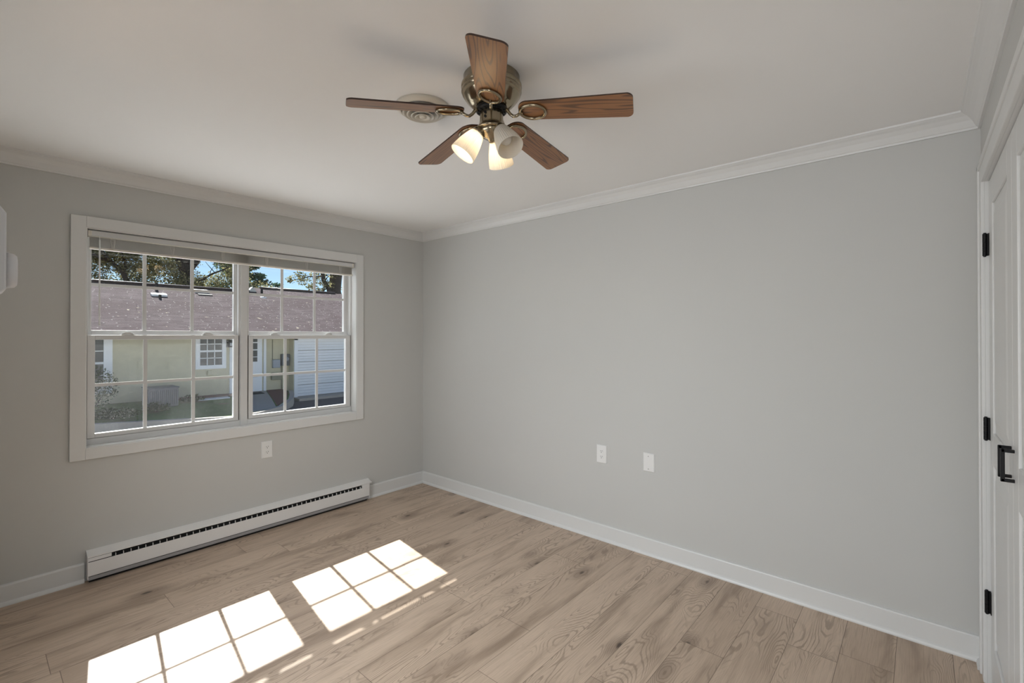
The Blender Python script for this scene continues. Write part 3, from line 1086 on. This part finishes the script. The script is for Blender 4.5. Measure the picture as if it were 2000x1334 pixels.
for k in range(3):
    az = BASE_A + R(41 - 120 * k)
    arm_m = T @ Matrix.Rotation(az, 4, 'Z')
    ax = arm_m @ Matrix.Translation((0.047, 0, -0.225)) @ Matrix.Rotation(R(180 - 35), 4, 'Y')
    lit = k != 0
    w = MB().tube([(0.022, 0, -0.236), (0.034, 0, -0.236), (0.046, 0, -0.227)], [0.009, 0.008, 0.010], 12, mx=arm_m)
    w.lathe([(0.0, -0.012), (0.012, -0.012), (0.017, -0.006), (0.0225, 0.000), (0.0262, 0.008), (0.0265, 0.018), (0.0245, 0.0185), (0.0235, 0.008), (0.0, 0.002)], 32, ax)
    for s in range(3):
        aa = 2 * math.pi * s / 3
        w.tube([(0.024 * math.cos(aa), 0.024 * math.sin(aa), 0.013), (0.033 * math.cos(aa), 0.033 * math.sin(aa), 0.013)], 0.0016, 6, mx=ax)
    arm = w.build('lamp_holder', 'brass', fan)
    s = MB()
    s.lathe(SHP, 176, ax, rib=rib)
    s.lathe([(r - 0.0018, z) for r, z in SHP], 88, ax)
    s.lathe([(0.0498, 0.1135), (0.0507, 0.1145), (0.0495, 0.1162), (0.0480, 0.1150)], 88, ax)
    sh_ = s.build('lamp_shade', 'shade', arm, fix=False)
    b = MB().lathe([(0.0, 0.088), (0.008, 0.0865), (0.016, 0.082), (0.0215, 0.073), (0.0225, 0.064), (0.020, 0.053), (0.014, 0.040), (0.012, 0.028), (0.012, 0.010), (0.0, 0.010)], 28, ax)
    b.build('bulb', 'bulb_on' if lit else 'bulb_off', arm)

# ------------------------------------------------------------------ outdoors: own eave, ground
struct(MB().box(-4, 8, YB + WT, 4.898, 2.40, 2.55).build('eave', 'white_ext'))
struct(MB().box(-8, 12, YB + WT + 0.02, 11.0, -0.9, -0.55).build('bounce_slab', 'concrete_pale'))  # unseen pale slab, added to bounce sunlight up to the ceiling
struct(MB().box(-60, 80, YB + WT + 0.02, 120, -1.1, -0.93).build('street', 'asphalt'), 'dark asphalt drive outside the window')


def lawn_z(y):
    """The lawn climbs gently from the curb to the foot of the house."""
    return -0.55 - 0.25 * min(1.0, max(0.0, (17.98 - y) / 3.2))


def slab(poly, h0, h1):
    """A thin sheet following the lawn, between h0 and h1 above it."""
    n = len(poly)
    vs = [(x, y, lawn_z(y) + h0) for x, y in poly] + [(x, y, lawn_z(y) + h1) for x, y in poly]
    m = MB()
    return m.add(vs, [tuple(range(n))[::-1], tuple(range(n, 2 * n))] + [(k, (k + 1) % n, n + (k + 1) % n, n + k) for k in range(n)])


curb = [(-3.5, 17.55), (2.09, 15.50), (4.84, 14.49), (5.5, 14.66), (6.4, 15.2), (7.1, 16.1), (7.5, 16.9), (7.75, 17.55)]
w = MB()
for (ax, ay), (bx, by) in zip(curb[:-1], curb[1:]):
    rows = []
    for k in range(7):
        t = k / 6
        rows.append(((ax, ay + (17.985 - ay) * t), (bx, by + (17.985 - by) * t)))
    for (a0, b0), (a1, b1) in zip(rows[:-1], rows[1:]):
        w.add([(x, y, lawn_z(y)) for x, y in (a0, b0, b1, a1)], [(0, 1, 2, 3)])
    w.add([(ax, ay, lawn_z(ay)), (bx, by, lawn_z(by)), (bx, by, -0.93), (ax, ay, -0.93)], [(0, 3, 2, 1)])
tag(w.build('lawn', 'grass'), 'patchy green lawn in front of the yellow house', 'lawn', kind='stuff')
w = MB()
off = [Vector((a, b)) for a, b in curb]
for a, b in zip(off[:-1], off[1:]):
    d = (b - a).normalized()
    nrm = Vector((d.y, -d.x))
    q = [a + nrm * 0.005, b + nrm * 0.005, b + nrm * 0.15, a + nrm * 0.15]
    z0, z1 = lawn_z(a.y), lawn_z(b.y)
    w.add([(q[0].x, q[0].y, z0 + .02), (q[1].x, q[1].y, z1 + .02), (q[2].x, q[2].y, z1 + .02), (q[3].x, q[3].y, z0 + .02),
           (q[0].x, q[0].y, -0.93), (q[1].x, q[1].y, -0.93), (q[2].x, q[2].y, -0.93), (q[3].x, q[3].y, -0.93)],
          [(0, 1, 2, 3), (4, 7, 6, 5), (0, 4, 5, 1), (1, 5, 6, 2), (2, 6, 7, 3), (3, 7, 4, 0)])
struct(w.build('curb', 'concrete'), 'concrete curb between lawn and asphalt')
struct(slab([(5.2, 14.63), (6.33, 15.2), (6.72, 16.5), (7.12, 17.97), (6.3, 17.97), (5.75, 16.4)], 0.0005, 0.012).build('walkway', 'concrete'), 'concrete walk leading to the white front door')
tag(slab([(6.40, 15.25), (7.05, 16.12), (7.44, 16.9), (7.68, 17.5), (7.68, 17.97), (7.15, 17.97), (6.75, 16.5)], 0.0005, 0.02).build('mulch_bed', 'mulch'),
    'reddish mulch bed beside the front walk', 'mulch', kind='stuff')
tag(slab([(3.9, 17.62), (6.25, 17.5), (6.25, 17.97), (3.9, 17.97)], 0.0005, 0.014).build('mulch_strip', 'mulch'),
    'thin mulch strip along the foot of the yellow house wall', 'mulch', kind='stuff')
tag(slab([(4.8, 17.2), (5.7, 17.2), (5.7, 17.42), (4.8, 17.42)], 0.0008, 0.03).build('stepping_slab', 'concrete_pale'), 'pale flat slab lying on mulch under the small far window', 'slab')
tag(slab([(6.42, 17.4), (6.86, 17.4), (6.86, 17.75), (6.42, 17.75)], 0.0125, 0.025).build('doormat', 'slot'), 'dark doormat before the white front door', 'mat')
LZ = lawn_z(17.0)

# ------------------------------------------------------------------ the house across the lawn
hs = empty('house', (8, 18, -0.8), 'low yellow stucco house with brown shingle roof outside the window', 'house')
HW = 18.0  # house coordinates below worked out from image pixels on assumed depth planes
w = MB().box(-6, 7.95, HW, HW + 8, -0.9, 1.56).box(7.95, 8.0, 17.6, HW + 8, -0.9, 1.56)
w.box(10.9, 22, 17.6, HW + 8, -0.9, 1.56).box(8.0, 10.9, 17.6, HW + 8, 1.33, 1.56).box(8.0, 10.9, 18.2, HW + 8, -0.9, 1.33)
w.build('wall', 'stucco', hs)


def roof_slab(x0, x1, ye, ze, yr, zr, t=0.10):
    m = MB()
    yb = 2 * yr - ye
    vs = []
    for x in (x0, x1):
        vs += [(x, ye, ze), (x, yr, zr), (x, yb, ze), (x, yb, ze - t), (x, yr, zr - t), (x, ye, ze - t)]
    m.add(vs, [(0, 6, 7, 1), (1, 7, 8, 2), (2, 8, 9, 3), (3, 9, 10, 4), (4, 10, 11, 5), (5, 11, 6, 0), (0, 1, 2, 3, 4, 5), (6, 11, 10, 9, 8, 7)])
    return m


roof = roof_slab(-7, 8.22, 17.35, 1.50, 22.5, 3.40).build('roof', 'roof', hs)
roof2 = roof_slab(8.22, 22.5, 17.35, 1.50, 23.15, 3.64).build('roof', 'roof', hs)
MB().box(-7, 8.22, 17.33, 17.36, 1.34, 1.50).box(8.22, 22.5, 17.33, 17.36, 1.34, 1.50).build('fascia', 'fascia', hs)
MB().tube([(-7, 22.5, 3.42), (8.2, 22.5, 3.42)], 0.06, 8).build('ridge_cap', 'edge', hs)
MB().tube([(8.9, 23.15, 3.66), (12.6, 23.15, 3.66)], 0.055, 8).build('ridge_cap', 'edge', hs)
MB().add([(8.16, 22.45, 3.40), (8.5, 22.45, 3.40), (8.33, 22.45, 3.62), (8.16, 22.7, 3.40), (8.5, 22.7, 3.40), (8.33, 22.7, 3.62)],
         [(0, 1, 2), (3, 5, 4), (0, 3, 4, 1), (1, 4, 5, 2), (2, 5, 3, 0)]).build('gable_trim', 'fascia', hs)
rz = lambda y: 1.50 + 0.369 * (y - 17.35)
v1 = MB().cyl(0.05, rz(21.9) - 0.1, rz(21.9) + 0.26, 12, Matrix.Translation((4.72, 21.9, 0))).build('vent_pipe', 'slot', roof)
MB().box(-0.24, 0.24, -0.11, 0.11, -0.02, 0.07, Matrix.Translation((4.64, 21.2, rz(21.2))) @ Matrix.Rotation(R(20), 4, 'X')).build('roof_vent', 'white_ext', roof, bevel=0.02)
MB().cyl(0.045, rz(20.95) - 0.1, rz(20.95) + 0.12, 12, Matrix.Translation((4.62, 20.95, 0))).build('vent_pipe', 'slot', roof)
MB().box(-0.25, 0.25, -0.15, 0.15, -0.02, 0.06, Matrix.Translation((6.22, 22.0, rz(22.0))) @ Matrix.Rotation(R(20), 4, 'X')).build('roof_vent', 'white_ext', roof, bevel=0.01)
MB().box(-0.25, 0.25, -0.06, 0.06, -0.02, 0.03, Matrix.Translation((6.24, 21.6, rz(21.6))) @ Matrix.Rotation(R(20), 4, 'X')).build('roof_vent', 'slot', roof)
MB().cyl(0.05, rz(22.16) - 0.1, rz(22.16) + 0.22, 12, Matrix.Translation((8.6, 22.16, 0))).build('vent_pipe', 'slot', roof2)
MB().lathe([(0.0, 0.05), (0.14, 0.0), (0.0, 0.0)], 16, Matrix.Translation((8.5, 21.7, rz(21.7))) @ Matrix.Rotation(R(20), 4, 'X')).build('pipe_flashing', 'white_ext', roof2)


def far_window(x0, x1, z0, z1, tr, rows, cols):
    m = MB()
    m.box(x0 - tr, x0, HW - 0.05, HW + 0.01, z0 - tr, z1 + tr).box(x1, x1 + tr, HW - 0.05, HW + 0.01, z0 - tr, z1 + tr)
    m.box(x0, x1, HW - 0.05, HW + 0.01, z1, z1 + tr).box(x0, x1, HW - 0.05, HW + 0.01, z0 - tr, z0)
    zm = (z0 + z1) / 2
    m.box(x0, x1, HW - 0.035, HW + 0.01, zm - 0.03, zm + 0.03)
    f = m.build('window', 'white_ext', hs)
    MB().box(x0, x1, HW - 0.004, HW + 0.005, z0, z1).build('pane', 'glass_far', f)
    m = MB()
    for c in range(1, cols):
        x = x0 + (x1 - x0) * c / cols
        m.box(x - 0.012, x + 0.012, HW - 0.012, HW - 0.005, z0, z1)
    for r in range(1, rows * 2):
        if r == rows:
            continue
        z = z0 + (z1 - z0) * r / (rows * 2)
        m.box(x0, x1, HW - 0.012, HW - 0.005, z - 0.012, z + 0.012)
    m.build('muntin', 'white_ext', f)


far_window(5.05, 5.70, 0.46, 1.40, 0.125, 2, 3)
far_window(1.55, 2.62, -0.05, 1.35, 0.20, 2, 3)
# front door with six-lite top
w = MB().box(6.05, 7.00, HW - 0.03, HW + 0.02, -0.60, 1.46)
dr = w.build('door', 'white_ext', hs, bevel=0.005)
w = MB().box(7.045, 7.125, HW - 0.06, HW + 0.02, -0.62, 1.5).box(5.93, 6.02, HW - 0.06, HW + 0.02, -0.62, 1.5)
w.build('door_frame', 'white_ext', hs)
w = MB()
for i in range(3):
    for j in range(2):
        w.box(6.22 + j * 0.33, 6.50 + j * 0.33, HW - 0.036, HW - 0.03, 0.70 + i * 0.26, 0.92 + i * 0.26)
w.box(6.22, 6.83, HW - 0.036, HW - 0.03, 0.52, 0.68)
w.build('pane', 'glass_far', dr)
MB().box(6.2, 6.85, HW - 0.035, HW - 0.03, -0.03, -0.01).build('kick_line', 'box_grey', dr)
# garage door
w = MB()
for i in range(5):
    z = -0.83 + i * 0.431
    for k in range(4):
        w.box(8.10, 10.85, 17.66 - 0.004 * (k % 2), 17.72, z + k * 0.105 + 0.004, z + k * 0.105 + 0.103)
w.build('garage_door', 'white_ext', hs)
w = MB().box(7.97, 8.10, 17.56, 17.75, -0.86, 1.38).box(10.85, 11.0, 17.56, 17.75, -0.86, 1.38).box(7.97, 11.0, 17.56, 17.75, 1.28, 1.42)
w.build('garage_frame', 'white_ext', hs)
struct(MB().box(7.9, 11.1, 17.0, 17.75, -0.93, -0.84).build('garage_apron', 'concrete'))

# fittings on that house
ln = empty('wall_lantern', (5.93, HW, 1.05), 'small black wall lantern right of the little far window', 'lantern')
w = MB().box(5.85, 6.03, HW - 0.16, HW - 0.14, 1.06, 1.27).box(5.85, 6.03, HW - 0.02, HW, 1.06, 1.27).box(5.84, 6.04, HW - 0.17, HW, 1.25, 1.29).box(5.85, 6.03, HW - 0.16, HW, 1.05, 1.07)
w.build('lantern_frame', 'black', ln)
MB().box(5.90, 5.985, HW - 0.165, HW - 0.16, 1.10, 1.20).build('lantern_glass', 'box_grey', ln)
tag(MB().box(5.27, 5.41, HW - 0.07, HW, 0.13, 0.28).build('junction_box', 'stucco', bevel=0.01), 'small square box on the stucco under the little far window', 'junction box')
ub = empty('utility_box', (7.47, HW, 0.26), 'pale grey utility box on yellow wall near the front door', 'utility box')
MB().box(7.34, 7.60, HW - 0.13, HW, 0.26, 0.57).build('box_cover', 'box_grey', ub, bevel=0.02)
MB().tube([(7.36, HW - 0.015, 0.57), (7.36, HW - 0.015, 1.30)], 0.012, 6).build('cable', 'conduit', ub)
em = empty('electric_meter', (7.83, HW - 0.35, 0.33), 'dark grey electric meter box beside the garage door', 'electric meter')
MB().box(7.64, 7.93, HW - 0.15, HW, 0.33, 0.76).build('meter_box', 'meter', em, bevel=0.01)
MB().lathe([(0.0, 0.07), (0.07, 0.065), (0.085, 0.0)], 20, Matrix.Translation((7.81, HW - 0.15, 0.58)) @ Matrix.Rotation(R(90), 4, 'X')).build('meter_dial', 'box_grey', em)
MB().tube([(7.68, HW - 0.04, 0.36), (7.68, HW - 0.04, -0.525)], 0.022, 8).build('conduit', 'conduit', em)
MB().box(7.30, 7.645, HW - 0.12, HW, -0.18, 0.09).build('hose_box', 'conduit', None, bevel=0.02)
tag(bpy.data.objects['hose_box'], 'drab painted box low on yellow wall beneath the utility box', 'wall box')
ac = empty('air_conditioner', (3.8, 17.1, LZ), 'grey louvred air conditioner unit on the lawn by the yellow house', 'air conditioner')
MB().box(3.42, 4.16, 16.75, 17.45, lawn_z(16.75), -0.08).build('casing', 'ac', ac, bevel=0.02)
w = MB()
for i in range(14):
    x = 3.47 + i * 0.049
    w.box(x, x + 0.022, 16.725, 16.75, LZ + 0.05, -0.15)
w.build('louvre_panel', 'ac', ac)
MB().box(3.40, 4.18, 16.73, 17.47, -0.10, -0.07).build('top_cover', 'ac', ac, bevel=0.01)

# ------------------------------------------------------------------ plants


def leaf_cloud(mb, c, rad, n, size, flat=1.0, floor=-9.0):
    for _ in range(n):
        d = Vector((random.gauss(0, 1), random.gauss(0, 1), random.gauss(0, 1)))
        d = d.normalized() * (random.random() ** 0.45)
        p = Vector(c) + Vector((d.x * rad, d.y * rad, d.z * rad * flat))
        u = Vector((random.gauss(0, 1), random.gauss(0, 1), random.gauss(0, .8))).normalized()
        t = u.cross(Vector((random.gauss(0, 1), random.gauss(0, 1), random.gauss(0, 1)))).normalized()
        s = size * random.uniform(0.6, 1.3)
        p.z = max(p.z, floor + s)
        mb.add([p - u * s, p + t * s * 0.5, p + u * s, p - t * s * 0.5], [(0, 1, 2, 3)])


def limb(mb, p0, p1, r0, r1, wob=0.25, n=7):
    p0, p1 = Vector(p0), Vector(p1)
    pts, rad = [], []
    L = (p1 - p0).length
    for i in range(n):
        t = i / (n - 1)
        j = Vector((random.uniform(-1, 1), random.uniform(-1, 1), random.uniform(-1, 1))) * wob * L * 0.12 * math.sin(math.pi * t)
        pts.append(p0.lerp(p1, t) + j)
        rad.append(r0 + (r1 - r0) * t)
    mb.tube(pts, rad, 8)
    return pts


def tree(label, base, trunk, branches, clouds, leaf, group):
    root = empty('tree', base, label, 'tree', group)
    tb = MB()
    limb(tb, trunk[0], trunk[1], trunk[2], trunk[3], 0.3, 9)
    for b in branches:
        pts = limb(tb, *b)
        for k in (2, 3, 4, 5):
            e = pts[k] + Vector((random.uniform(-1, 1), random.uniform(-.6, .6), random.uniform(-0.2, 1))) * random.uniform(0.5, 1.2)
            limb(tb, pts[k], e, b[3] * 0.8, 0.012, 0.5, 5)
    tb.build('trunk', 'bark', root)
    cb = MB()
    for c in clouds:
        leaf_cloud(cb, *c)
    cb.build('crown', leaf, root, fix=False)
    return root


random.seed(21)
GT = 'trees behind the house'  # tree positions and sizes below were scaled outward about the camera
# broad oak filling the left window
cl = []
for i in range(330):
    x = random.uniform(2.0, 16.0)
    z = random.uniform(3.6, 10.0)
    y = random.uniform(37.0, 42.0)
    if (x / y - 0.2875) ** 2 / 0.0235 ** 2 + ((z - 1.45) / y - 0.126) ** 2 / 0.018 ** 2 < 1.5:      # a gap in the crown
        continue
    if x / y > 0.352 and z > 5.4:
        continue
    cl.append(((x, y, z), random.uniform(0.6, 1.0), 300, 0.082, 0.8))
tree('spreading olive oak behind the house, filling the left window', (10.0, 39.3, -0.8),
     ((10.0, 39.3, -0.8), (10.2, 39.1, 7.4), 0.46, 0.32),
     [((10.1, 39.2, 5.5), (11.9, 38.9, 9.4), 0.24, 0.09), ((8.0, 38.6, 3.6), (4.6, 37.4, 7.4), 0.20, 0.07), ((9.9, 39.0, 6.0), (8.0, 38.0, 10.0), 0.21, 0.07),
      ((10.1, 39.0, 4.9), (12.6, 38.3, 6.5), 0.10, 0.04), ((6.6, 38.0, 4.9), (6.3, 37.7, 8.5), 0.10, 0.04), ((6.0, 37.9, 6.0), (3.1, 37.1, 6.8), 0.08, 0.03)],
     cl, 'leaf_olive', GT)
# pine
cl = []
for i in range(80):
    t = random.random()
    z = 4.3 + t * 5.6
    wdt = 3.7 * (1 - t) + 0.5
    a = random.uniform(0, 6.28)
    r = wdt * random.random() ** 0.5
    cl.append(((17.05 + r * math.cos(a), 47.5 + r * math.sin(a), z), random.uniform(0.5, 0.9), 160, 0.14, 0.5))
tree('dark green pine rising behind the roof step', (17.05, 47.5, -0.8), ((17.05, 47.5, -0.8), (17.15, 47.5, 10.3), 0.36, 0.08),
     [((17.05, 47.5, 5.4), (19.2, 47, 6.4), 0.08, 0.03), ((17.05, 47.5, 6.6), (14.9, 47, 7.7), 0.08, 0.03)], cl, 'leaf_dark', GT)
# thick-trunked tree at the right
cl = []
for (x, z, r, n) in ((18.4, 6.45, 0.60, 110), (17.9, 6.15, 0.43, 70), (19.0, 6.15, 0.50, 80), (19.9, 5.75, 0.57, 110), (20.3, 6.60, 0.78, 190), (19.6, 7.4, 0.85, 200),
                     (20.9, 5.95, 0.64, 140), (20.4, 5.3, 0.5, 100), (21.3, 7.1, 0.8, 160), (17.4, 7.6, 0.7, 90), (23.3, 5.7, 0.7, 120), (23.2, 7.4, 0.85, 150), (22.0, 8.5, 1.3, 300),
                     (20.0, 8.8, 1.3, 250), (20.0, 5.0, 0.36, 50), (21.4, 4.95, 0.43, 50)):
    cl.append(((x, 40 + random.uniform(-.9, .9), z), r, n, 0.12, 0.75))
tree('thick-trunked tree with sparse leaves at the right of the far roof', (21.9, 40, -0.8), ((21.85, 40, -0.8), (22.1, 40, 9.4), 0.46, 0.58),
     [((21.65, 40, 4.4), (19.95, 39.7, 8.2), 0.21, 0.15), ((21.0, 39.9, 6.8), (18.0, 39.7, 6.15), 0.07, 0.02), ((21.3, 39.9, 5.9), (19.9, 39.6, 4.95), 0.07, 0.02),
      ((22.0, 40, 6.5), (23.6, 40, 8.2), 0.17, 0.07)], cl, 'leaf_olive', GT)


def shrub(label, c, rad, n, size, flat, leaf):
    LZ = lawn_z(c[1])
    root = empty('shrub', (c[0], c[1], LZ), label, 'shrub', 'shrubs along the yellow house')
    m = MB()
    leaf_cloud(m, (c[0], c[1], LZ + c[2]), rad, n, size, flat, lawn_z(c[1] + rad))
    m.build('foliage', leaf, root, fix=False)
    m = MB()
    for k in range(5):
        limb(m, (c[0], c[1], LZ), (c[0] + random.uniform(-1, 1) * rad * .6, c[1] + random.uniform(-.3, .3), LZ + c[2]), 0.02, 0.006, 0.4, 4)
    m.build('stem', 'bark', root)


shrub('tall dark shrub under the cut-off far window', (2.28, 17.25, 0.62), 0.58, 1700, 0.035, 1.05, 'leaf_shrub')
shrub('low dark groundcover shrub left of the air conditioner', (2.50, 15.9, 0.10), 0.62, 1500, 0.035, 0.28, 'leaf_shrub')
shrub('low leafy clump against the left of the air conditioner', (3.52, 16.28, 0.1), 0.34, 500, 0.035, 0.5, 'leaf_shrub')
shrub('small low clump right of the air conditioner', (4.62, 17.2, 0.05), 0.36, 260, 0.045, 0.5, 'leaf_shrub')
